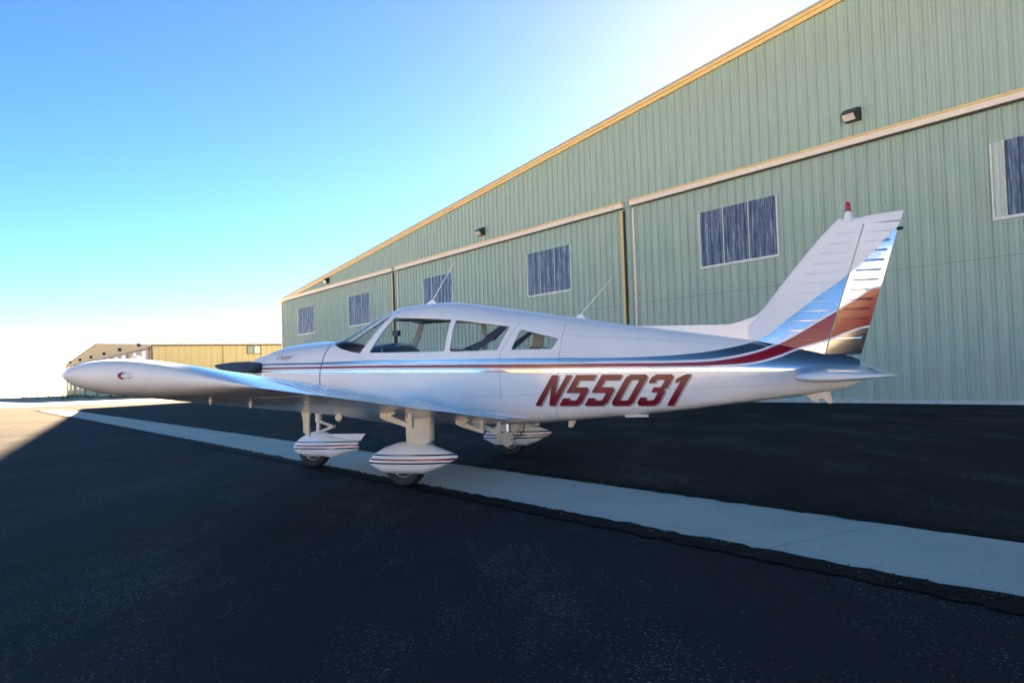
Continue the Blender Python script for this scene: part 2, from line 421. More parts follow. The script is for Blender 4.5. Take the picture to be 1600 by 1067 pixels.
# ------------------------------------------------------------------ tan hangar in the distance
TL = link('tan_hangar', None, label='distant tan metal hangar with brown trim and row of sliding doors', cat='hangar', loc=W(16.5, 160), rz=TH - math.pi / 2)
TW, EV, PK = 73.0, 5.1, 6.95
trk = lambda u: EV + (PK - EV) * (u / (TW / 2) if u < TW / 2 else (TW - u) / (TW / 2))
def tribs(u0, u1, pitch, zlo, zhi, mat, name, y=0.0, side=False):
    bm = bmesh.new(); pr = []
    k = 0; u = u0
    while u < u1 - 1e-6:
        e = min(u + pitch, u1)
        pr += [(u, 0), (e - 0.16, 0), (e - 0.12, -0.04), (e - 0.05, -0.04)] if e - u > 0.2 else [(u, 0)]
        u = e
    pr.append((u1, 0))
    if side: P = lambda u, yy, z: (TW - yy + y, u, z)
    else: P = lambda u, yy, z: (u, yy + y, z)
    lo = [bm.verts.new(P(u, yy, zlo)) for u, yy in pr]; hi = [bm.verts.new(P(u, yy, zhi(u))) for u, yy in pr]
    for i in range(len(pr) - 1): bm.faces.new((lo[i], lo[i + 1], hi[i + 1], hi[i]))
    me = bpy.data.meshes.new('sheet'); bm.to_mesh(me); bm.free(); me.materials.append(mat)
    return link(name, me, TL)
tribs(0, TW, 0.45, 0.0, trk, TAN, 'gable_wall')
tribs(0, 24, 0.62, 0.0, lambda u: EV, TAN, 'side_wall', side=True)
bm = bmesh.new()
prism(bm, [(-.15, EV - .03), (TW / 2, PK), (TW + .15, EV - .03), (TW + .15, EV + .10), (TW / 2, PK + .13), (-.15, EV + .10)], 'y', -0.2, 24.2)
link('roof', mesh(bm, plain('grey roof', (0.42, 0.40, 0.36), 0.4)), TL)
part('eave_trim', BROWN, (TW + 0.04, TW + 0.2, -0.1, 24.1, EV - 0.16, EV - 0.035), parent=TL)
part('rear_wall', TAN, (0.1, TW - 0.1, 23.9, 24.0, 0, EV - 0.05), (0.0, 0.1, 0.1, 23.9, 0, EV - .05), parent=TL)
part('downspout', BROWN, (TW - 0.55, TW - 0.15, -0.16, -0.05, 0, EV - 0.05), parent=TL)
part('downspout', TAN, (TW + 0.045, TW + 0.16, 6.6, 6.8, 0, EV - 0.17), parent=TL)
part('track_header_shade', BROWN, (0.6, TW - 1.2, -0.22, -0.05, 4.72, 4.92), parent=TL)  # here the brown rail over the doors
nd = 6; dw = (TW - 2.4) / nd
for k in range(nd):
    a = 0.8 + k * dw
    part('door_edge', BROWN, (a + dw - 0.12, a + dw, -0.13, -0.045, 0, 4.70), parent=TL)
    for q in (0.25, 0.68):
        part('skylight_strip', TANP, (a + dw * q, a + dw * q + 2.0, -0.075, -0.045, 0.9, 4.69), parent=TL)
    lp = part('wall_lamp', DARK, (a + dw * 0.6 - .2, a + dw * 0.6 + .2, -0.38, -0.03, 5.2, 5.55), parent=TL)
wv = link('window', None, TL)
part('frame', BROWN, (TW + 0.045, TW + 0.10, 9.0, 9.08, 4.08, 4.98), (TW + 0.045, TW + 0.10, 10.4, 10.48, 4.08, 4.98), (TW + 0.045, TW + 0.11, 9.081, 10.399, 4.9, 4.98), (TW + 0.045, TW + 0.11, 9.081, 10.399, 4.08, 4.15), (TW + 0.045, TW + 0.10, 9.7, 9.76, 4.151, 4.899), parent=wv)
part('pane', GLASSD, (TW + 0.045, TW + 0.06, 9.081, 9.699, 4.151, 4.899), parent=wv)
part('pane', plain('pale blind', (0.5, 0.5, 0.5), .3), (TW + 0.045, TW + 0.06, 9.761, 10.399, 4.151, 4.899), parent=wv)
part('vent_box', DARK, (TW + 0.045, TW + 0.25, 12.7, 12.95, 4.7, 4.95), parent=TL)
for yy, hh in ((3.1, .5), (3.9, .35), (6.2, .75), (6.45, .5), (7.0, .9), (11.3, .6)):
    bm = bmesh.new(); tube(bm, (TW - 1, yy, EV), (TW - 1, yy, EV + .15 + hh), 0.035, n=6); tube(bm, (TW - 1, yy - .1, EV + .1 + hh), (TW - 1, yy + .1, EV + .1 + hh), 0.03, n=6)
    link('roof_mast', mesh(bm, DARK), TL)
# unseen hangar behind the camera, added to lift shade, kept for warm tail reflections
FACE = TAN
for i, (dc, ln) in enumerate(((-62, 70),)):
    hb = link('unseen_facing_hangar', None, label='unseen pale tan metal hangar with low gable across the apron, with white doors', cat='hangar', loc=W(-48, dc), rz=TH + math.pi / 2)
    bm = bmesh.new(); pr = []
    k = 0.0
    while k < ln - .2:
        pr += [(k - ln / 2, 0), (k + .3 - ln / 2, 0), (k + .34 - ln / 2, -.04), (k + .42 - ln / 2, -.04), (k + .46 - ln / 2, 0)]; k += .5
    lo = [bm.verts.new((u, y, 0)) for u, y in pr]; hi = [bm.verts.new((u, y, 4.6 + (ln / 2 - abs(u)) * .05)) for u, y in pr]
    for a, b_, c_, d_ in zip(lo[:-1], lo[1:], hi[1:], hi[:-1]): bm.faces.new((a, b_, c_, d_))
    prism(bm, [(-ln / 2, 0), (-ln / 2, 4.55), (0, 4.55 + ln / 2 * .05), (ln / 2, 4.55), (ln / 2, 0)], 'y', .06, 30)
    link('wall', mesh(bm, FACE), hb)
    bm = bmesh.new(); prism(bm, [(-ln / 2 - .2, 4.6), (0, 4.6 + ln / 2 * .05), (ln / 2 + .2, 4.6), (ln / 2 + .2, 4.72), (0, 4.74 + ln / 2 * .05), (-ln / 2 - .2, 4.72)], 'y', -.3, 30.2); link('roof', mesh(bm, ROOFM), hb)
    for q in range(3):
        a = -ln / 2 + 2 + q * (ln - 4) / 3
        part('door', BROWN if i else TRIM_W, (a + .4, a + (ln - 4) / 3 - .4, -.14, -.045, .05, 4.0), parent=hb)
        part('track_header_shade', DARK, (a, a + (ln - 4) / 3, -.2, -.045, 4.02, 4.2), parent=hb)  # here a dark rail over the doors
# weeds by the tan hangar
bm = bmesh.new()
for i in range(260):
    dd = random.uniform(96, 150); nn = random.uniform(8.5, 16.2) if random.random() < .4 else random.gauss(15.3, .5)
    p = W(nn, dd); h = random.uniform(.05, .3); a = random.uniform(0, 6.28); w_ = random.uniform(.05, .2)
    e = Vector((math.cos(a), math.sin(a), 0)) * w_
    bm.faces.new([bm.verts.new(p - e), bm.verts.new(p + e), bm.verts.new(p + e * .3 + Vector((0, 0, h)))])
link('weeds', mesh(bm, WEED), kind='stuff', label='low green weeds along the foot of the tan hangar', cat='weeds')

# ------------------------------------------------------------------ AIRCRAFT  (local x aft of wing leading edge, y starboard, z up from the ground)
AC = link('airplane', None, label='white single-engine low-wing airplane with red and silver stripes marked N55031', cat='airplane', loc=(-1.3125, 9.8025, 0), rz=math.radians(-19.396))
CUR = dict(
 c1=[(-1.594,1.245),(-0.733,1.23),(-0.187,1.231),(0.787,1.211),(2.045,1.183),(2.758,1.163),(3.264,1.172),(3.617,1.203),(3.997,1.286),(4.343,1.512),(4.584,1.689),(4.82,1.844),(4.928,1.93),(5.036,2.016),(5.143,2.12),(5.268,2.252),(5.355,2.319)],
 c2=[(-1.594,1.226),(-0.733,1.206),(-0.188,1.195),(0.785,1.172),(2.043,1.138),(2.757,1.128),(3.261,1.116),(3.614,1.124),(3.974,1.18),(4.186,1.253),(4.39,1.349),(4.574,1.454),(4.773,1.566),(4.934,1.66),(5.17,1.775)],
 c3=[(-1.595,1.196),(-0.734,1.184),(-0.189,1.176),(0.785,1.152),(2.043,1.12),(2.756,1.104),(3.261,1.093),(3.613,1.099),(3.973,1.158),(4.186,1.23),(4.389,1.327),(4.573,1.432),(4.772,1.544),(4.933,1.638),(5.169,1.754)],
 c4=[(-1.595,1.179),(-0.735,1.161),(-0.189,1.151),(0.784,1.124),(2.041,1.082),(2.755,1.069),(3.259,1.058),(3.611,1.056),(3.988,1.077),(4.2,1.128),(4.384,1.197),(4.475,1.222),(4.69,1.279),(4.868,1.346),(5.048,1.393)],
 c5=[(-1.596,1.151),(-0.735,1.138),(-0.19,1.128),(0.783,1.101),(2.041,1.064),(2.754,1.047),(3.258,1.035),(3.611,1.037),(3.987,1.055),(4.199,1.105),(4.383,1.175),(4.474,1.2),(4.689,1.257),(4.867,1.324),(5.047,1.371)],
 c6=[(-1.597,1.136),(-0.736,1.118),(-0.191,1.101),(0.782,1.072),(2.04,1.035),(2.753,1.021),(3.257,1.009),(3.609,0.999),(3.942,0.992),(4.406,0.974)])
X0, XR, ZR = -2.2, 8.0, 3.0
def ac_coords(nt):
    tc = N(nt, 'ShaderNodeTexCoord'); tc.object = AC
    sp = N(nt, 'ShaderNodeSeparateXYZ'); nt.links.new(tc.outputs['Object'], sp.inputs[0]); return tc, sp
def math_n(nt, op, a, b=None):
    n = N(nt, 'ShaderNodeMath', operation=op)
    for i, v in enumerate((a, b)):
        if v is None: continue
        if isinstance(v, (int, float)): n.inputs[i].default_value = v
        else: nt.links.new(v, n.inputs[i])
    return n.outputs[0]
def finish(nt, b, tc, sil, red, white=(0.80, 0.80, 0.79)):
    def mixc(fac, a, bcol):
        m = N(nt, 'ShaderNodeMixRGB'); nt.links.new(fac, m.inputs[0])
        if isinstance(a, tuple): m.inputs[1].default_value = (*a, 1)
        else: nt.links.new(a, m.inputs[1])
        m.inputs[2].default_value = (*bcol, 1); return m.outputs[0]
    dirt = noise(nt, 2.2, 6, 0.65, vec=tc.outputs['Object'])
    wcol = ramp(nt, dirt, [(0.3, tuple(v * .93 for v in white)), (0.65, white)])
    col = mixc(sil, wcol, (0.24, 0.25, 0.27)); col = mixc(red, col, (0.30, 0.006, 0.02))
    nt.links.new(col, b.inputs['Base Color'])
    nt.links.new(math_n(nt, 'MULTIPLY', sil, 0.92), b.inputs['Metallic'])
    nt.links.new(math_n(nt, 'MULTIPLY_ADD', sil, -0.09), b.inputs['Roughness'])
    b.inputs['Roughness'].links[0].from_node.inputs[2].default_value = 0.17
    b.inputs['Coat Weight'].default_value = 0.15; b.inputs['Coat Roughness'].default_value = 0.04; b.inputs['Specular IOR Level'].default_value = 0.2
    bump(nt, b, noise(nt, 2.6, 2, vec=tc.outputs['Object']), 0.06, 0.03)
def paint_mat():
    m, nt, b = new_mat('aircraft paint'); tc, sp = ac_coords(nt)
    xn = math_n(nt, 'DIVIDE', math_n(nt, 'SUBTRACT', sp.outputs[0], X0), XR)
    cs = {}
    for k, pts in CUR.items():
        fc = N(nt, 'ShaderNodeFloatCurve'); cm = fc.mapping.curves[0]; P = cm.points
        P[0].location = (0, pts[0][1] / ZR); P[1].location = (1, pts[-1][1] / ZR)
        for x, z in pts: P.new((x - X0) / XR, z / ZR)
        for p in P: p.handle_type = 'VECTOR' if False else 'AUTO'
        fc.mapping.update(); nt.links.new(xn, fc.inputs['Value'])
        cs[k] = math_n(nt, 'MULTIPLY', fc.outputs[0], ZR)
    z = sp.outputs[2]
    def band(hi, lo):
        return math_n(nt, 'MULTIPLY', math_n(nt, 'LESS_THAN', z, cs[hi]), math_n(nt, 'GREATER_THAN', z, cs[lo]))
    sil = math_n(nt, 'MAXIMUM', band('c1', 'c2'), band('c5', 'c6')); red = band('c3', 'c4')
    finish(nt, b, tc, sil, red); return m
PAINT = paint_mat()
def fairing_mat():
    m, nt, b = new_mat('wheel fairing paint'); tc, sp = ac_coords(nt); z = sp.outputs[2]
    def band(hi, lo): return math_n(nt, 'MULTIPLY', math_n(nt, 'LESS_THAN', z, hi), math_n(nt, 'GREATER_THAN', z, lo))
    sil = math_n(nt, 'MAXIMUM', band(.303, .288), band(.226, .211)); red = band(.262, .244)
    finish(nt, b, tc, sil, red); return m
FPAINT = fairing_mat()
def white_mat():
    m, nt, b = new_mat('white aircraft paint'); tc, sp = ac_coords(nt)
    v = N(nt, 'ShaderNodeValue'); v.outputs[0].default_value = 0.0
    finish(nt, b, tc, v.outputs[0], v.outputs[0]); return m
WHITE = white_mat()
INTER = plain('cabin lining', (0.52, 0.47, 0.41), 0.7)
BLACK = plain('black plastic', (0.012, 0.012, 0.014), 0.35)
SEATM = plain('tan leather', (0.42, 0.30, 0.18), 0.5)
NAVY = plain('navy webbing', (0.012, 0.018, 0.045), 0.6)
PROPM = plain('satin black blade', (0.015, 0.015, 0.017), 0.35)
RUBBER = plain('tyre rubber', (0.018, 0.018, 0.018), 0.75, var=.25, vscale=12)
ALU = plain('bare aluminium', (0.62, 0.62, 0.62), 0.3, metal=0.9)
CREAMP = plain('aged white enamel', (0.66, 0.60, 0.50), 0.45, var=.1)
REDN = plain('dark red lettering', (0.20, 0.005, 0.018), 0.35, coat=.05, spec=.25, var=.05)
GREYN = plain('grey lettering shade', (0.30, 0.30, 0.32), 0.35, var=.05)
REDL = plain('red lamp glass', (0.55, 0.01, 0.01), 0.08, coat=.8)
CLEARL = plain('clear lamp glass', (0.75, 0.75, 0.78), 0.08, coat=.8)
SEAM = plain('dark seam', (0.03, 0.03, 0.035), 0.6)
def glass_mat():
    m, nt, b = new_mat('cabin plexiglass')
    out = nt.nodes['Material Output']; nt.nodes.remove(b)
    tr = N(nt, 'ShaderNodeBsdfTransparent'); tr.inputs[0].default_value = (0.91, 0.95, 0.95, 1)
    gl = N(nt, 'ShaderNodeBsdfGlossy'); gl.inputs['Roughness'].default_value = 0.02
    fr = N(nt, 'ShaderNodeFresnel'); ge = N(nt, 'ShaderNodeNewGeometry')
    io = N(nt, 'ShaderNodeMath', operation='MULTIPLY_ADD'); io.inputs[1].default_value = 1 / 1.45 - 1.45; io.inputs[2].default_value = 1.45
    nt.links.new(ge.outputs['Backfacing'], io.inputs[0]); nt.links.new(io.outputs[0], fr.inputs[0])
    mx = N(nt, 'ShaderNodeMixShader')
    nt.links.new(fr.outputs[0], mx.inputs[0]); nt.links.new(tr.outputs[0], mx.inputs[1]); nt.links.new(gl.outputs[0], mx.inputs[2])
    nt.links.new(mx.outputs[0], out.inputs[0]); return m
GLASS = glass_mat()

# ---- fuselage
FUS = [ # x, ztop, zbot, halfwidth, z of widest, upper exponent, lower exponent
 (-1.64, 1.335, 0.93, 0.36, 1.13, 2.8, 2.4), (-1.615, 1.368, 0.89, 0.41, 1.13, 3.0, 2.5), (-1.55, 1.40, 0.84, 0.45, 1.13, 3.2, 2.6), (-1.4, 1.428, 0.77, 0.48, 1.13, 3.0, 2.8),
 (-1.0, 1.46, 0.66, 0.52, 1.13, 3.0, 3.0), (-0.67, 1.49, 0.60, 0.545, 1.12, 2.9, 3.2), (-0.38, 1.635, 0.56, 0.558, 1.12, 2.6, 3.4), (-0.05, 1.79, 0.53, 0.568, 1.12, 2.5, 3.6),
 (0.22, 1.85, 0.51, 0.572, 1.12, 2.5, 3.8), (0.62, 1.868, 0.50, 0.573, 1.12, 2.5, 4.0), (1.16, 1.80, 0.49, 0.565, 1.10, 2.4, 4.0), (1.68, 1.705, 0.495, 0.53, 1.09, 2.3, 4.4),
 (2.21, 1.61, 0.525, 0.465, 1.06, 2.3, 4.6), (2.72, 1.51, 0.56, 0.39, 1.04, 2.3, 4.6), (3.25, 1.42, 0.605, 0.32, 1.01, 2.3, 4.4), (3.72, 1.34, 0.655, 0.26, 1.0, 2.3, 3.6),
 (4.2, 1.25, 0.705, 0.19, 0.98, 2.2, 2.4), (4.6, 1.165, 0.755, 0.13, 0.96, 2.1, 2.2), (4.88, 1.10, 0.80, 0.085, 0.95, 2.0, 2.0), (4.955, 1.07, 0.86, 0.055, 0.96, 2.0, 2.0)]
def sec(x): return [interp(FUS, x, k) for k in range(1, 7)]
def half_y(x, z):
    zt, zb, hw, zw, pu, pl = sec(x)
    if z >= zw: t = min(1, (z - zw) / (zt - zw)); return hw * (1 - t ** pu) ** (1 / pu)
    t = min(1, (zw - z) / (zw - zb)); return hw * (1 - t ** pl) ** (1 / pl)
def fring(x, n=112):
    zt, zb, hw, zw, pu, pl = sec(x); r = []
    for k in range(n):
        a = 2 * math.pi * (k + 0.5) / n; ca, sa = math.cos(a), math.sin(a)
        p = pu if sa >= 0 else pl; H = (zt - zw) if sa >= 0 else (zw - zb)
        y = hw * math.copysign(abs(ca) ** (2 / p), ca); z = zw + H * math.copysign(abs(sa) ** (2 / p), sa)
        if x < -0.7 and sa > 0:
            z += 0.035 * math.exp(-(y / 0.2) ** 2) * max(0, min(1, (x + 1.56) / .15)) * max(0, min(1, (-0.7 - x) / .3))
        r.append((x, y, z))
    return r
def stations(a, b, n): return [a + (b - a) * i / n for i in range(n + 1)]
XS = sorted(set([round(v, 4) for v in stations(-1.64, -1.5, 9) + stations(-1.5, 4.6, 110) + stations(4.6, 4.955, 12)]))
def roundpoly(pts, r=0.035, n=4):
    out = []; m = len(pts)
    for i in range(m):
        p = Vector(pts[i]); a = (Vector(pts[i - 1]) - p).normalized(); b = (Vector(pts[(i + 1) % m]) - p).normalized()
        for k in range(n + 1):
            t = k / n; out.append(tuple(p + a * r * (1 - t) ** 2 + b * r * t ** 2))
    return out
WINS = [('side_window', [(-0.095, 1.316), (0.82, 1.298), (0.865, 1.645), (0.15, 1.712)], 0.02),
        ('side_window', [(0.88, 1.292), (1.415, 1.287), (1.53, 1.54), (0.918, 1.64)], 0.02),
        ('side_window', [(1.56, 1.286), (1.995, 1.280), (2.06, 1.385), (1.65, 1.502)], 0.02)]
WSH = [(-0.80, 1.56), (-0.62, 1.44), (-0.47, 1.375), (-0.33, 1.335), (-0.21, 1.316), (0.085, 1.715), (0.03, 1.86), (-0.3, 2.0)]
def cut_poly(bm, pts, keep_inside, sel=None):
    """pts: convex polygon in (x,z), counter-clockwise; cut all faces along its edges; delete inside or outside"""
    m = len(pts); cx = sum(p[0] for p in pts) / m; cz = sum(p[1] for p in pts) / m
    x0 = min(p[0] for p in pts) - .12; x1 = max(p[0] for p in pts) + .12
    for i in range(m):
        a, b = pts[i], pts[(i + 1) % m]
        nx, nz = (b[1] - a[1]), -(b[0] - a[0])
        if nx * (cx - a[0]) + nz * (cz - a[1]) > 0: nx, nz = -nx, -nz
        if abs(nx) + abs(nz) < 1e-9: continue
        fs = [f for f in bm.faces if x0 < f.calc_center_median().x < x1 and f.calc_center_median().z > 1.15]
        geom = list({e for f in fs for e in f.edges}) + list({v for f in fs for v in f.verts}) + fs
        bmesh.ops.bisect_plane(bm, geom=geom, plane_co=(a[0], 0, a[1]), plane_no=(nx, 0, nz), dist=1e-6)
    def inside(f):
        q = f.calc_center_median()
        for i in range(m):
            a, b = pts[i], pts[(i + 1) % m]
            nx, nz = (b[1] - a[1]), -(b[0] - a[0])
            if nx * (cx - a[0]) + nz * (cz - a[1]) > 0: nx, nz = -nx, -nz
            if nx * (q.x - a[0]) + nz * (q.z - a[1]) > 1e-6: return False
        return q.z > 1.15
    dele = [f for f in bm.faces if inside(f) != keep_inside]
    bmesh.ops.delete(bm, geom=dele, context='FACES')
bm = bmesh.new(); loft(bm, [fring(x) for x in XS], True, True)
for nm, p, r in WINS: cut_poly(bm, roundpoly(p, .02), False)
cut_poly(bm, WSH, False)
me = mesh(bm, [PAINT, INTER], 40)
fus = link('fuselage', me, AC)
so = fus.modifiers.new('shell', 'SOLIDIFY'); so.thickness = 0.022; so.offset = -1; so.material_offset = 1; so.material_offset_rim = 0
# panes: clipped copies of the same skin, set in by 10 mm
def pane(name, pts, side):
    bm = bmesh.new(); loft(bm, [fring(x) for x in XS], False, False)
    x0 = min(p[0] for p in pts) - .2; x1 = max(p[0] for p in pts) + .2
    dl = [f for f in bm.faces if not (x0 < f.calc_center_median().x < x1) or f.calc_center_median().z < 1.15 or (side and f.calc_center_median().y * side < 0)]
    bmesh.ops.delete(bm, geom=dl, context='FACES')
    cut_poly(bm, pts, True)
    bmesh.ops.recalc_face_normals(bm, faces=bm.faces)
    for v in bm.verts:
        q = Vector((0, v.co.y, v.co.z - 1.1)).normalized() * 0.010; v.co -= q
    me = mesh(bm, GLASS, 40); return link(name, me, AC)
for nm, p, r in WINS:
    for sd in (-1, 1): pane(nm, roundpoly(p, .017), sd)
pane('windshield', WSH, 0)
# windshield centre strip
bm = bmesh.new()
pr = [(x, sec(x)[0] + .004) for x in stations(-0.66, 0.10, 12)]
prism(bm, pr + [(x, z - .03) for x, z in pr[::-1]], 'y', -0.018, 0.018); link('windshield_post', mesh(bm, PAINT, 30), AC)
# seams on the skin: thin dark hoops 1 mm proud
def hoop(x0f, name='panel_seam', z0=0.62, z1=2.0, w=0.005, side=-1):
    bm = bmesh.new(); ring = []
    for k in range(49):
        a = math.pi * (-0.30 + 0.80 * k / 48)
        zt, zb, hw, zw, pu, pl = sec(x0f(1.2)); ca, sa = math.cos(a), math.sin(a); p = pu if sa >= 0 else pl; H = (zt - zw) if sa >= 0 else (zw - zb)
        z = zw + H * math.copysign(abs(sa) ** (2 / p), sa)
        if z < z0 or z > z1: continue
        x = x0f(z); y = half_y(x, z) + .0012
        ring.append(((x - w / 2, side * y, z), (x + w / 2, side * y, z)))
    va = [(bm.verts.new(a), bm.verts.new(b)) for a, b in ring]
    for p, q in zip(va[:-1], va[1:]): bm.faces.new((p[0], p[1], q[1], q[0]))
    return link(name, mesh(bm, SEAM), AC)
for sd in (-1, 1):
    hoop(lambda z: -0.74 + 0.25 * max(0, z - 1.1), 'cowl_seam', .72, 1.44, .012, sd)
    hoop(lambda z: 1.36 + 0.55 * (z - 1.1) if z > 1.25 else 1.44, 'panel_seam', .75, 1.60, .003, sd)
    hoop(lambda z: 2.06 + 0.1 * (z - 1.1), 'panel_seam', .56, 1.55, .003, sd)
for sd in (-1, 1):
    for z0_, z1_, xa, xb in ((.80, .845, 1.0, 4.3), (1.42, 1.25, 2.1, 3.9)):
        bm = bmesh.new(); prev = None
        for i in range(61):
            x = xa + (xb - xa) * i / 60; z = z0_ + (z1_ - z0_) * i / 60
            a = bm.verts.new((x, sd * (half_y(x, z - .0015) + .0012), z - .0015)); b_ = bm.verts.new((x, sd * (half_y(x, z + .0015) + .0012), z + .0015))
            if prev: bm.faces.new((prev[0], a, b_, prev[1]))
            prev = (a, b_)
        link('lap_seam', mesh(bm, plain('soft seam', (.42, .42, .43), .6)), AC)
# spinner, propeller
bm = bmesh.new(); lathe(bm, [(.001, -2.08), (.05, -2.06), (.095, -2.0), (.13, -1.92), (.15, -1.82), (.155, -1.66)], (0, 0, 1.21), 'x', 32)
link('spinner', mesh(bm, WHITE, 40), AC)
pb = link('propeller', None, AC)
for sg in (-1, 1):
    bm = bmesh.new(); rings = []
    for r, ch, th, tw in ((.10, .12, .07, 62), (.2, .15, .05, 60), (.35, .185, .032, 52), (.6, .19, .022, 42), (.85, .15, .015, 34), (.96, .10, .01, 30), (.985, .03, .006, 30)):
        t = math.radians(tw); rg = []
        for k in range(12):
            a = 2 * math.pi * k / 12; u, v = ch / 2 * math.cos(a), th / 2 * math.sin(a)
            rg.append((-1.80 + sg * (u * math.cos(t)) - v * math.sin(t) * 1, sg * r, 1.21 + u * math.sin(t) * 1.0 + sg * v * math.cos(t)))
        rings.append(rg)
    loft(bm, rings); link('blade', mesh(bm, PROPM, 40), pb)
# ---- wing
def foil(t, th=0.15, cam=0.018):
    """upper and lower z at chord fraction t"""
    yt = 5 * th * (0.2969 * math.sqrt(t) - 0.1260 * t - 0.3516 * t * t + 0.2843 * t ** 3 - 0.1030 * t ** 4)
    p = .45; yc = cam / p ** 2 * (2 * p * t - t * t) if t < p else cam / (1 - p) ** 2 * (1 - 2 * p + 2 * p * t - t * t)
    return yc + yt, yc - yt
CH = 1.57
def zroot(y): return 0.55 + 0.103 * (abs(y) - 0.55)
def wring(y, c0=0.0, c1=1.0, n=16, le=0.0, tk=1.0, sc=1.0):
    """ring for span station y (signed) between chord fractions c0..c1"""
    fr = [c0 + (c1 - c0) * (1 - math.cos(math.pi * k / n)) / 2 if c0 == 0 else c0 + (c1 - c0) * k / n for k in range(n + 1)]
    top = []; bot = []
    for t in fr:
        u, l = foil(t); cz = (u + l) / 2; u = cz + (u - cz) * tk; l = cz + (l - cz) * tk
        x = le + (CH - le) * t; base = zroot(y) + 0.12 * (1 - t)
        top.append((x, y, base + u * CH)); bot.append((x, y, base + l * CH))
    return top + bot[::-1][(1 if c1 == 1.0 and False else 0):]
for sg in (-1, 1):
    wing = link('wing', None, AC)
    bm = bmesh.new()
    ys = [0.40, 0.62, 0.85, 1.1, 1.5, 2.42]
    lef = lambda y: -0.42 * max(0, min(1, (1.15 - y) / .6)) ** 1.3
    loft(bm, [wring(sg * y, 0, .715, le=lef(y)) for y in ys])
    loft(bm, [wring(sg * y, 0, .745) for y in (2.4205, 3.2, 4.28)])
    tips = [(4.2805, 0, 1), (4.45, 0, 1), (4.58, 0, 1)]
    for k in range(1, 9):
        t = k / 8; tips.append((4.58 + 0.22 * math.sin(t * math.pi / 2), 0.16 * (1 - math.cos(t * math.pi / 2)) ** 1.2, max(0.02, math.cos(t * math.pi / 2) ** .8)))
    loft(bm, [wring(sg * y, 0, 1.0, le=l, tk=k_) for y, l, k_ in tips])
    link('wing_skin', mesh(bm, WHITE, 35), wing)
    bm = bmesh.new(); loft(bm, [wring(sg * y, .722, 1.0, n=6) for y in (0.60, 1.5, 2.412)]); link('flap', mesh(bm, WHITE, 25), wing)
    bm = bmesh.new(); loft(bm, [wring(sg * y, .752, 1.0, n=6) for y in (2.428, 3.3, 4.272)]); link('aileron', mesh(bm, WHITE, 25), wing)
    # stiffening beads on flap and aileron tops
    for k in range(17):
        y = 0.8 + k * 0.21
        if abs(y - 2.42) < .08: continue
        c0 = .745 if y < 2.42 else .775
        bm = bmesh.new()
        P = []
        for t in (c0, c0 + .07, c0 + .14, c0 + .2):
            u, l = foil(t); P.append(Vector((CH * t, sg * y, zroot(y) + .12 * (1 - t) + u * CH)))
        rr = [[p + Vector((0, sg * dy, dz)) for dy, dz in ((-.011, -.004), (-.006, .004), (.006, .004), (.011, -.004))] for p in P]
        loft(bm, rr); link('bead', mesh(bm, WHITE, 60), wing)
    # hinge brackets
    for y, x1 in ((2.4, 1.33), (0.95, 1.40), (0.66, 1.47)):
        u, l = foil(.7); z0 = zroot(y) + .12 * .3 + l * CH
        bm = bmesh.new()
        prism(bm, [(x1 - .30, z0 + .02), (x1 - .30, z0 - .035), (x1 - .25, z0 - .06), (x1 - .03, z0 - .125), (x1, z0 - .125), (x1, z0 - .0), (x1 - .035, z0 - .01), (x1 - .04, z0 - .085), (x1 - .2, z0 - .02), (x1 - .1, z0 + .02)], 'y', sg * y - .018, sg * y + .018)
        link('hinge_bracket', mesh(bm, CREAMP), wing)
    # navigation lamp, drain, tie-down, pitot
    bm = bmesh.new(); rings = []
    for k, (x, r) in enumerate(((.562, .004), (.57, .012), (.585, .019), (.61, .021), (.64, .014), (.675, .003))):
        rings.append([(x, sg * (4.79 + .03 * math.cos(2 * math.pi * q / 12) * r / .021), 1.085 - .07 * (x - .6) + r * math.sin(2 * math.pi * q / 12)) for q in range(12)])
    loft(bm, rings); link('nav_lamp_fairing', mesh(bm, WHITE, 40), wing)
    bm = bmesh.new(); rings = []
    for x, r in ((.545, .004), (.55, .014), (.56, .021), (.584, .026)):
        rings.append([(x, sg * (4.79 + .031 * math.cos(2 * math.pi * q / 12) * r / .021), 1.085 - .07 * (x - .6) + r * math.sin(2 * math.pi * q / 12)) for q in range(12)])
    loft(bm, rings); link('nav_lamp', mesh(bm, REDL if sg < 0 else plain('green lamp glass', (.01, .3, .08), .1), 40), wing)
    bm = bmesh.new(); lathe(bm, [(.035, -.03), (.034, .0), (.024, .012), (.004, .017)], (.42, sg * 4.52, 1.20), 'z', 16); link('strobe', mesh(bm, CLEARL, 40), wing)
    def under(y, t): u, l = foil(t); return Vector((CH * t, sg * y, zroot(y) + .12 * (1 - t) + l * CH))
    for y, t in ((4.3, .52), (3.95, .55)):
        p = under(y, t); bm = bmesh.new(); tube(bm, p + Vector((0, 0, .01)), p - Vector((0, 0, .035)), .012, .008); link('fuel_drain', mesh(bm, CREAMP), wing)
    p = under(2.55, .45); bm = bmesh.new()
    lathe(bm, [(.028, -.006), (.034, 0), (.028, .006)], p - Vector((0, 0, .035)), 'y', 14); tube(bm, p + Vector((0, 0, .01)), p - Vector((0, 0, .01)), .01); link('tie_down_ring', mesh(bm, CREAMP), wing)
    if sg < 0:
        p = under(2.62, .28); bm = bmesh.new()
        prism(bm, [(p.x - .05, p.z + .03), (p.x + .04, p.z + .03), (p.x + .025, p.z - .10), (p.x + .03, p.z - .20), (p.x - .03, p.z - .17), (p.x - .03, p.z - .08)], 'y', p.y - .012, p.y + .012)
        link('pitot_mast', mesh(bm, CREAMP), wing)
    # wing root fillet
    bm = bmesh.new()
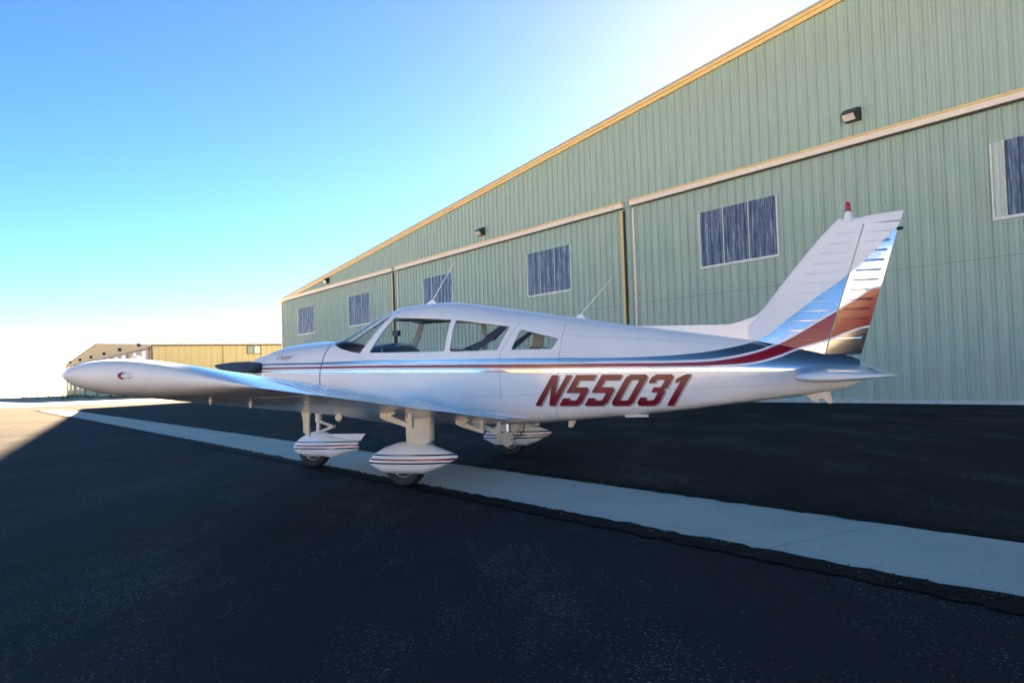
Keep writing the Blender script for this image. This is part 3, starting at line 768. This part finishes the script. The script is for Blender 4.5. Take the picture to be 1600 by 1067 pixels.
    tube(bm, (0.7, sg * .50, .68), (1.72, sg * .47, .565), .10, .004, 14); link('root_fillet', mesh(bm, WHITE, 40), wing)
# dark anti-skid walkway edge lines on the starboard wing root are unseen; access step under the tail
bm = bmesh.new(); box(bm, 2.70, 2.93, -.31, -.22, .555, .578); tube(bm, (2.82, -.26, .57), (2.82, -.2, .66), .02); link('boarding_step', mesh(bm, CREAMP), AC)
bm = bmesh.new(); prism(bm, [(2.02, .55), (2.12, .55), (2.06, .44), (2.01, .44)], 'y', -.012, .012); link('belly_antenna', mesh(bm, CREAMP), AC)
bm = bmesh.new(); prism(bm, [(4.42, .76), (4.66, .78), (4.70, .655), (4.66, .645), (4.60, .70), (4.56, .69), (4.58, .655), (4.54, .66)], 'y', -.01, .01); link('tail_skid', mesh(bm, CREAMP), AC)

# ---- tail
LEF = [(1.10, 3.90), (1.44, 3.90), (1.53, 4.0), (1.63, 4.10), (1.79, 4.23), (2.15, 4.53), (2.40, 4.765), (2.445, 4.82)]
HNG = lambda z: 4.66 + (z - 1.18) * (5.05 - 4.66) / 1.20
TEF = lambda z: 4.97 + (z - 1.11) * (5.365 - 4.97) / (2.36 - 1.11)
def thick(z): return 0.062 - 0.022 * (z - 1.2) / 1.2
bm = bmesh.new(); rings = []
for z in (1.10, 1.3, 1.44, 1.53, 1.63, 1.79, 1.97, 2.15, 2.3, 2.40, 2.43, 2.445):
    l, h, t = interp(LEF, z, 1), HNG(z) - .006, thick(z) * (1 if z < 2.41 else .6 if z < 2.44 else .2); r = []
    for k in range(9):
        f = (1 - math.cos(math.pi / 2 * k / 8)); r.append((l + (h - l) * f, -t * math.sin(math.pi / 2 * min(1, (k / 8) * 1.25)) ** .8 if k else 0, z))
    rings.append(r + [(x, -y, zz) for x, y, zz in r[::-1]])
loft(bm, rings); fin = link('fin', mesh(bm, PAINT, 40), AC)
bm = bmesh.new()
dp = [(2.78, 1.40), (2.78, 1.497), (3.2, 1.482), (3.6, 1.468), (3.75, 1.466), (3.86, 1.48), (3.95, 1.51), (4.02, 1.55), (4.2, 1.55), (4.2, 1.2), (3.2, 1.3)]
prism(bm, dp, 'y', -.022, .022); bmesh.ops.bevel(bm, geom=[e for e in bm.edges if abs(e.verts[0].co.y - e.verts[1].co.y) < 1e-4], offset=.012, segments=2, affect='EDGES')
link('dorsal_fin', mesh(bm, PAINT, 40), AC)
bm = bmesh.new(); rings = []
for z, kk in ((1.115, .5), (1.13, 1), (1.4, 1), (1.8, 1), (2.2, 1), (2.375, 1)):
    h, te, t = HNG(z) + .006, TEF(z), thick(z) * kk
    rings.append([(h, -t, z), (h + (te - h) * .5, -t * .62, z), (te, -.004, z), (te, .004, z), (h + (te - h) * .5, t * .62, z), (h, t, z)])
loft(bm, rings); rud = link('rudder', mesh(bm, PAINT, 30), AC)
bm = bmesh.new(); rings = []
for z, x0, x1, t in ((2.379, 4.985, 5.378, .036), (2.41, 4.975, 5.39, .034), (2.445, 4.985, 5.402, .02), (2.468, 5.02, 5.412, .006)):
    zs = .022 if False else 0
    rings.append([(x0, 0, z - .025), (x0 + .06, -t, z - .01), (x0 + .2, -t * .9, z), (x1, -.004, z + .012), (x1, .004, z + .012), (x0 + .2, t * .9, z), (x0 + .06, t, z - .01)])
loft(bm, rings); link('rudder_cap', mesh(bm, WHITE, 40), rud)
# horizontal stiffening beads
for k in range(13):
    z = 2.30 - k * .093
    for which in (0, 1):
        for sd in (-1, 1):
            if which: x0, x1 = HNG(z) + .05, TEF(z) - .035
            else: x0, x1 = max(interp(LEF, z, 1) + .14, HNG(z) - .42 + .0), HNG(z) - .06
            if x1 - x0 < .08 or z < 1.22: continue
            yy = (lambda x: thick(z) * (1 - .38 * (x - HNG(z)) / .5 * 1.0)) if which else (lambda x: thick(z) * .99)
            if which:
                f0 = lambda x: thick(z) * (1 - (x - HNG(z) - .006) / (TEF(z) - HNG(z)) * .76)
            else: f0 = lambda x: thick(z) * .985
            bm = bmesh.new(); rr = []
            for x, e in ((x0, .2), (x0 + .015, 1), (x1 - .015, 1), (x1, .2)):
                y = f0(x)
                rr.append([(x, sd * (y - .004), z - .011 * e), (x, sd * (y + .006 * e), z - .005 * e), (x, sd * (y + .006 * e), z + .005 * e), (x, sd * (y - .004), z + .011 * e)])
            loft(bm, rr); link('bead', mesh(bm, PAINT, 50), rud if which else fin)
bm = bmesh.new(); lathe(bm, [(.05, 2.40), (.042, 2.47), (.032, 2.505), (.03, 2.512)], (4.915, 0, 0), 'z', 16); link('beacon_mount', mesh(bm, WHITE, 40), fin)
bm = bmesh.new(); lathe(bm, [(.037, 2.513), (.037, 2.522)], (4.915, 0, 0), 'z', 16); link('beacon_gasket', mesh(bm, BLACK), fin)
bm = bmesh.new(); lathe(bm, [(.026, 2.523), (.026, 2.57), (.022, 2.595), (.008, 2.608)], (4.915, 0, 0), 'z', 16); link('beacon', mesh(bm, REDL, 40), fin)
bm = bmesh.new(); lathe(bm, [(.016, 5.34), (.02, 5.36), (.014, 5.39), (.003, 5.40)], (0, 0, 2.31), 'x', 12); link('tail_lamp', mesh(bm, BLACK, 40), rud)
# stabilator
stab = link('stabilator', None, AC); stab.location = (0, 0, .985); stab.rotation_euler = (math.radians(1.8), 0, 0)
def sring(y, le, te, tk): 
    r = []
    for k in range(11):
        t = (1 - math.cos(math.pi * k / 10)) / 2; u, l = foil(t, .115, 0); r.append((le + (te - le) * t, y, u * .75 * tk))
    return r + [(x, yy, -z) for x, yy, z in r[::-1]]
bm = bmesh.new()
tp = [(-1.93, .17, .03), (-1.925, .11, .35), (-1.90, .05, .7), (-1.85, .015, .93), (-1.78, 0, 1), (-1.0, 0, 1), (0, 0, 1), (1.0, 0, 1), (1.78, 0, 1), (1.85, .015, .93), (1.90, .05, .7), (1.925, .11, .35), (1.93, .17, .03)]
loft(bm, [sring(y, 4.38 + l, 5.125, k) for y, l, k in tp]); link('stabilator_skin', mesh(bm, WHITE, 40), stab)
for sd in (-1, 1):
    bm = bmesh.new(); box(bm, 4.985, 4.997, sd * 1.15 - .55, sd * 1.15 + .55, .012, .0195); link('tab_gap', mesh(bm, SEAM), stab)
# ---- antennas
for x0, z0, x1, z1 in ((0.42, 1.855, 0.73, 2.34), (2.17, 1.60, 2.55, 2.03)):
    a = link('whip_antenna', None, AC)
    bm = bmesh.new(); prism(bm, [(x0 - .07, z0), (x0 + .09, z0 - .012), (x0 + .035, z0 + .05), (x0 + .005, z0 + .055)], 'y', -.015, .015); link('base', mesh(bm, WHITE), a)
    bm = bmesh.new(); tube(bm, (x0 + .015, 0, z0 + .045), (x1, 0, z1), .0065, .004, 8); link('rod', mesh(bm, WHITE, 60), a)
# ---- landing gear
def fairing(rows, y0, name, parent):
    bm = bmesh.new(); rings = []
    for x, zt, zb, hw in rows:
        zm = zb + (zt - zb) * .42; rg = []
        for k in range(20):
            a = 2 * math.pi * k / 20; ca, sa = math.cos(a), math.sin(a); p = 2.2 if sa > 0 else 2.8
            rg.append((x, y0 + hw * math.copysign(abs(ca) ** (2 / p), ca), zm + ((zt - zm) if sa > 0 else (zm - zb)) * math.copysign(abs(sa) ** (2 / p), sa)))
        rings.append(rg)
    loft(bm, rings); return link(name, mesh(bm, FPAINT, 50), parent)
def wheel(x, y, r, w, parent, name='wheel'):
    wl = link(name, None, parent)
    bm = bmesh.new(); h = w / 2
    lathe(bm, [(r * .55, -h * .55), (r * .60, -h * .8), (r * .78, -h), (r * .92, -h * .9), (r * .985, -h * .55), (r, 0), (r * .985, h * .55), (r * .92, h * .9), (r * .78, h), (r * .60, h * .8), (r * .55, h * .55)], (x, y, r - .006), 'y', 36)
    link('tyre', mesh(bm, RUBBER, 40), wl)
    bm = bmesh.new(); lathe(bm, [(.03, -h * .6), (r * .3, -h * .55), (r * .36, -h * .3), (r * .5, -h * .45), (r * .6, -h * .78), (r * .6, h * .78), (r * .5, h * .45), (r * .3, h * .55), (.03, h * .6)], (x, y, r - .006), 'y', 28)
    link('rim', mesh(bm, ALU, 30), wl)
    return wl
MF = [(.42, .235, .205, .012), (.44, .262, .19, .04), (.50, .312, .165, .08), (.60, .365, .118, .12), (.75, .412, .112, .142), (.9, .420, .112, .146), (1.03, .404, .114, .132), (1.16, .362, .16, .095), (1.27, .322, .215, .052), (1.34, .297, .25, .02), (1.352, .287, .26, .008)]
for sg in (-1, 1):
    g = link('main_gear', None, AC)
    yc = sg * 1.52
    fairing(MF, yc, 'wheel_fairing', g)
    wheel(.81, yc, .203, .16, g)
    bm = bmesh.new()
    prism(bm, [(.84, .36), (1.03, .36), (1.10, .43), (1.105, .72), (.835, .72)], 'y', yc - .05, yc + .05)
    bmesh.ops.bevel(bm, geom=[e for e in bm.edges if abs(e.verts[0].co.y - e.verts[1].co.y) < 1e-4], offset=.012, segments=2, affect='EDGES')
    link('strut_fairing', mesh(bm, CREAMP, 30), g)
    bm = bmesh.new(); tube(bm, (.81, yc - sg * .15, .2), (.83, yc - sg * .13, .72), .025, .03); link('oleo_strut', mesh(bm, ALU, 40), g)
    bm = bmesh.new(); lathe(bm, [(.04, -.03), (.095, -.03), (.095, -.015), (.05, .02)], (.81, yc - sg * .15, .21), 'y', 20); box(bm, .67, .74, yc - sg * .15 - .03, yc - sg * .15 + .03, .17, .29); link('brake', mesh(bm, CREAMP, 30), g)
    bm = bmesh.new(); tube(bm, (.84, yc - sg * .17, .26), (1.02, yc - sg * .17, .36), .018); tube(bm, (1.02, yc - sg * .17, .36), (.86, yc - sg * .15, .50), .018); link('torque_link', mesh(bm, CREAMP), g)
    bm = bmesh.new()
    pts = [(1.0, .6), (1.06, .45), (1.05, .32), (.95, .22), (.86, .2)]
    for a, b_ in zip(pts[:-1], pts[1:]): tube(bm, (a[0], yc - sg * .2, a[1]), (b_[0], yc - sg * .2, b_[1]), .006, n=6)
    link('brake_hose', mesh(bm, RUBBER), g)
NF = [(-1.465, .24, .20, .012), (-1.44, .275, .175, .04), (-1.36, .34, .14, .085), (-1.26, .395, .118, .11), (-1.14, .425, .118, .122), (-1.02, .41, .118, .12), (-.90, .365, .10, .105), (-.78, .335, .145, .08), (-.64, .318, .185, .045), (-.58, .31, .20, .02), (-.57, .30, .21, .012)]
g = link('nose_gear', None, AC)
fairing(NF, 0, 'wheel_fairing', g)
bm = bmesh.new(); prism(bm, [(-.98, .385), (-.48, .385), (-.555, .29), (-.80, .31)], 'y', -.012, .012); link('fairing_tail', mesh(bm, FPAINT), g)
wheel(-1.165, 0, .2, .15, g)
bm = bmesh.new(); tube(bm, (-1.12, 0, .38), (-1.10, 0, .72), .026); tube(bm, (-1.11, 0, .53), (-1.105, 0, .72), .042); link('oleo_strut', mesh(bm, CREAMP, 40), g)
bm = bmesh.new(); tube(bm, (-1.09, -.02, .54), (-.90, -.02, .475), .017); tube(bm, (-.90, -.02, .475), (-1.08, -.02, .415), .017); tube(bm, (-.905, -.04, .475), (-.905, .02, .475), .02); link('torque_link', mesh(bm, CREAMP), g)

# ---- cabin interior
cab = link('cabin_interior', None, AC)
bm = bmesh.new(); rings = []
for x, zt, w_ in ((-.52, 1.30, .42), (-.42, 1.36, .46), (-.2, 1.43, .48), (0.02, 1.44, .48), (.08, 1.40, .47)):
    rings.append([(x, w_ * math.cos(math.pi * k / 14), 1.18 + (zt - 1.18) * max(0, math.sin(math.pi * k / 14)) ** .55) for k in range(15)])
loft(bm, rings); link('glareshield', mesh(bm, BLACK, 40), cab)
bm = bmesh.new(); box(bm, .0, .03, -.46, .46, .95, 1.36); link('instrument_panel', mesh(bm, BLACK), cab)
for sd in (-.26, .26):
    bm = bmesh.new(); tube(bm, (.03, sd, 1.2), (.2, sd, 1.2), .012); tube(bm, (.2, sd - .14, 1.22), (.2, sd + .14, 1.22), .014); tube(bm, (.2, sd - .14, 1.22), (.2, sd - .13, 1.31), .014); tube(bm, (.2, sd + .14, 1.22), (.2, sd + .13, 1.31), .014)
    link('control_yoke', mesh(bm, BLACK, 40), cab)
bm = bmesh.new(); box(bm, -.07, .0, -.035, .035, 1.52, 1.58); tube(bm, (-.035, 0, 1.40), (-.035, 0, 1.53), .012); link('compass', mesh(bm, BLACK), cab)
for sd in (-.25, .25):
    bm = bmesh.new(); box(bm, .12, .40, sd - .16, sd + .16, 1.672, 1.684); link('sun_visor', mesh(bm, BLACK), cab)
for xs_, zt in ((.62, 1.33), (1.55, 1.31)):
    for sd in (-.26, .26):
        st = link('seat', None, cab)
        bm = bmesh.new(); box(bm, xs_ - .45, xs_ + .05, sd - .22, sd + .22, .78, .92); bmesh.ops.bevel(bm, geom=bm.edges[:], offset=.03, segments=2, affect='EDGES'); link('cushion', mesh(bm, SEATM, 40), st)
        bm = bmesh.new(); prism(bm, [(xs_, .85), (xs_ + .1, .85), (xs_ + .22, zt), (xs_ + .13, zt)], 'y', sd - .21, sd + .21); bmesh.ops.bevel(bm, geom=bm.edges[:], offset=.025, segments=2, affect='EDGES'); link('backrest', mesh(bm, SEATM, 40), st)
for pts in (((.62, .40, 1.30), (1.0, .47, 1.47), (1.18, .42, 1.60)), ((1.10, -.44, 1.28), (1.25, -.45, 1.40), (1.47, -.40, 1.56)), ((1.15, .44, 1.28), (1.5, .42, 1.52))):
    bm = bmesh.new()
    for a, b_ in zip(pts[:-1], pts[1:]):
        a, b_ = Vector(a), Vector(b_); u = Vector((.0, 0, .045)); e = Vector((0, .004, 0))
        loft(bm, [[a - u + e, a + u + e, a + u - e, a - u - e], [b_ - u * .6 + e, b_ + u * .6 + e, b_ + u * .6 - e, b_ - u * .6 - e]])
    link('seat_belt', mesh(bm, NAVY), cab)
# ---- registration letters and name script on the skin
GL = {
 'N': [[(0, 0), (.2, 0), (.2, .62), (.47, 0), (.68, 0), (.68, 1), (.48, 1), (.48, .38), (.21, 1), (0, 1)]],
 '5': [[(0, 0), (.60, 0), (.70, .10), (.70, .50), (.60, .60), (.22, .60), (.22, .82), (.68, .82), (.68, 1), (0, 1), (0, .42), (.44, .42), (.48, .38), (.48, .2), (.44, .17), (.24, .17), (.24, .25), (0, .25), (0, .10)]],
 '0': [[(.10, 0), (.60, 0), (.70, .10), (.70, .90), (.60, 1), (.36, 1), (.36, .83), (.46, .83), (.48, .80), (.48, .20), (.46, .17), (.24, .17), (.22, .20), (.22, .80), (.24, .83), (.358, .83), (.358, 1), (.10, 1), (0, .90), (0, .10)]],
 '3': [[(0, .1), (.1, 0), (.60, 0), (.70, .10), (.70, .45), (.63, .52), (.70, .58), (.70, .90), (.60, 1), (.10, 1), (0, .90), (0, .72), (.22, .72), (.22, .80), (.26, .83), (.44, .83), (.48, .80), (.48, .62), (.44, .59), (.26, .59), (.26, .43), (.44, .43), (.48, .40), (.48, .20), (.44, .17), (.26, .17), (.22, .20), (.22, .27), (0, .27)]],
 '1': [[(.25, 0), (.47, 0), (.47, 1), (.30, 1), (.08, .86), (.08, .72), (.25, .78)]]}
# baseline (lower-left of N) to the top of the 1, measured on the skin
NBL, NBR, NTL = Vector((1.80, .696)), Vector((3.194, .664)), Vector((1.992, 1.008))
reg = link('registration_number', None, AC)
adv = [0, .80, 1.63, 2.46, 3.28, 4.02]; total = 4.02 + .47
def glyph(ch, ox, mat, dx, dz, off):
    ex = (NBR - NBL) / total; ez = (NTL - NBL)
    for sd in (-1, 1):
        bm = bmesh.new()
        for poly in GL[ch]:
            vs_ = [bm.verts.new((p[0], 0, p[1])) for p in poly]
            f = bm.faces.new(vs_)
        bm.normal_update()
        bmesh.ops.triangulate(bm, faces=bm.faces[:])
        bmesh.ops.subdivide_edges(bm, edges=bm.edges[:], cuts=6, use_grid_fill=True)
        for v in bm.verts:
            q = NBL + ex * (ox + v.co.x) + ez * v.co.z
            x, z = q.x + dx, q.y + dz
            if sd > 0: x = NBL.x + NBR.x + .17 - x + .0; 
            v.co = (x, sd * (half_y(x, z) + off), z)
        me = bpy.data.meshes.new('glyph'); bmesh.ops.recalc_face_normals(bm, faces=bm.faces); bm.to_mesh(me); bm.free(); me.materials.append(mat)
        if sd < 0 or True: link('letter' if mat is REDN else 'letter_shade', me, reg)
for ch, ox in zip('N55031', adv):
    glyph(ch, ox, GREYN, .016, -.010, .0016); glyph(ch, ox, REDN, 0, 0, .003)
# 'Charger' script on the cowl, both sides
fc = bpy.data.curves.new('script', 'FONT'); fc.body = 'Charger'; fc.size = .075; fc.shear = .45
to = bpy.data.objects.new('tmp', fc); COL.objects.link(to)
tm = bpy.data.meshes.new_from_object(to.evaluated_get(bpy.context.evaluated_depsgraph_get()))
bpy.data.objects.remove(to)
wtx = max(v.co.x for v in tm.vertices)
for sd in (-1, 1):
    me = tm.copy()
    for v in me.vertices:
        x = (-1.37 + v.co.x / wtx * .235) if sd < 0 else (-1.37 + .235 - v.co.x / wtx * .235); z = 1.287 + v.co.y; v.co = (x, sd * (half_y(x, z) + .003), z)
    me.materials.clear(); me.materials.append(REDN); link('name_script', me, AC)
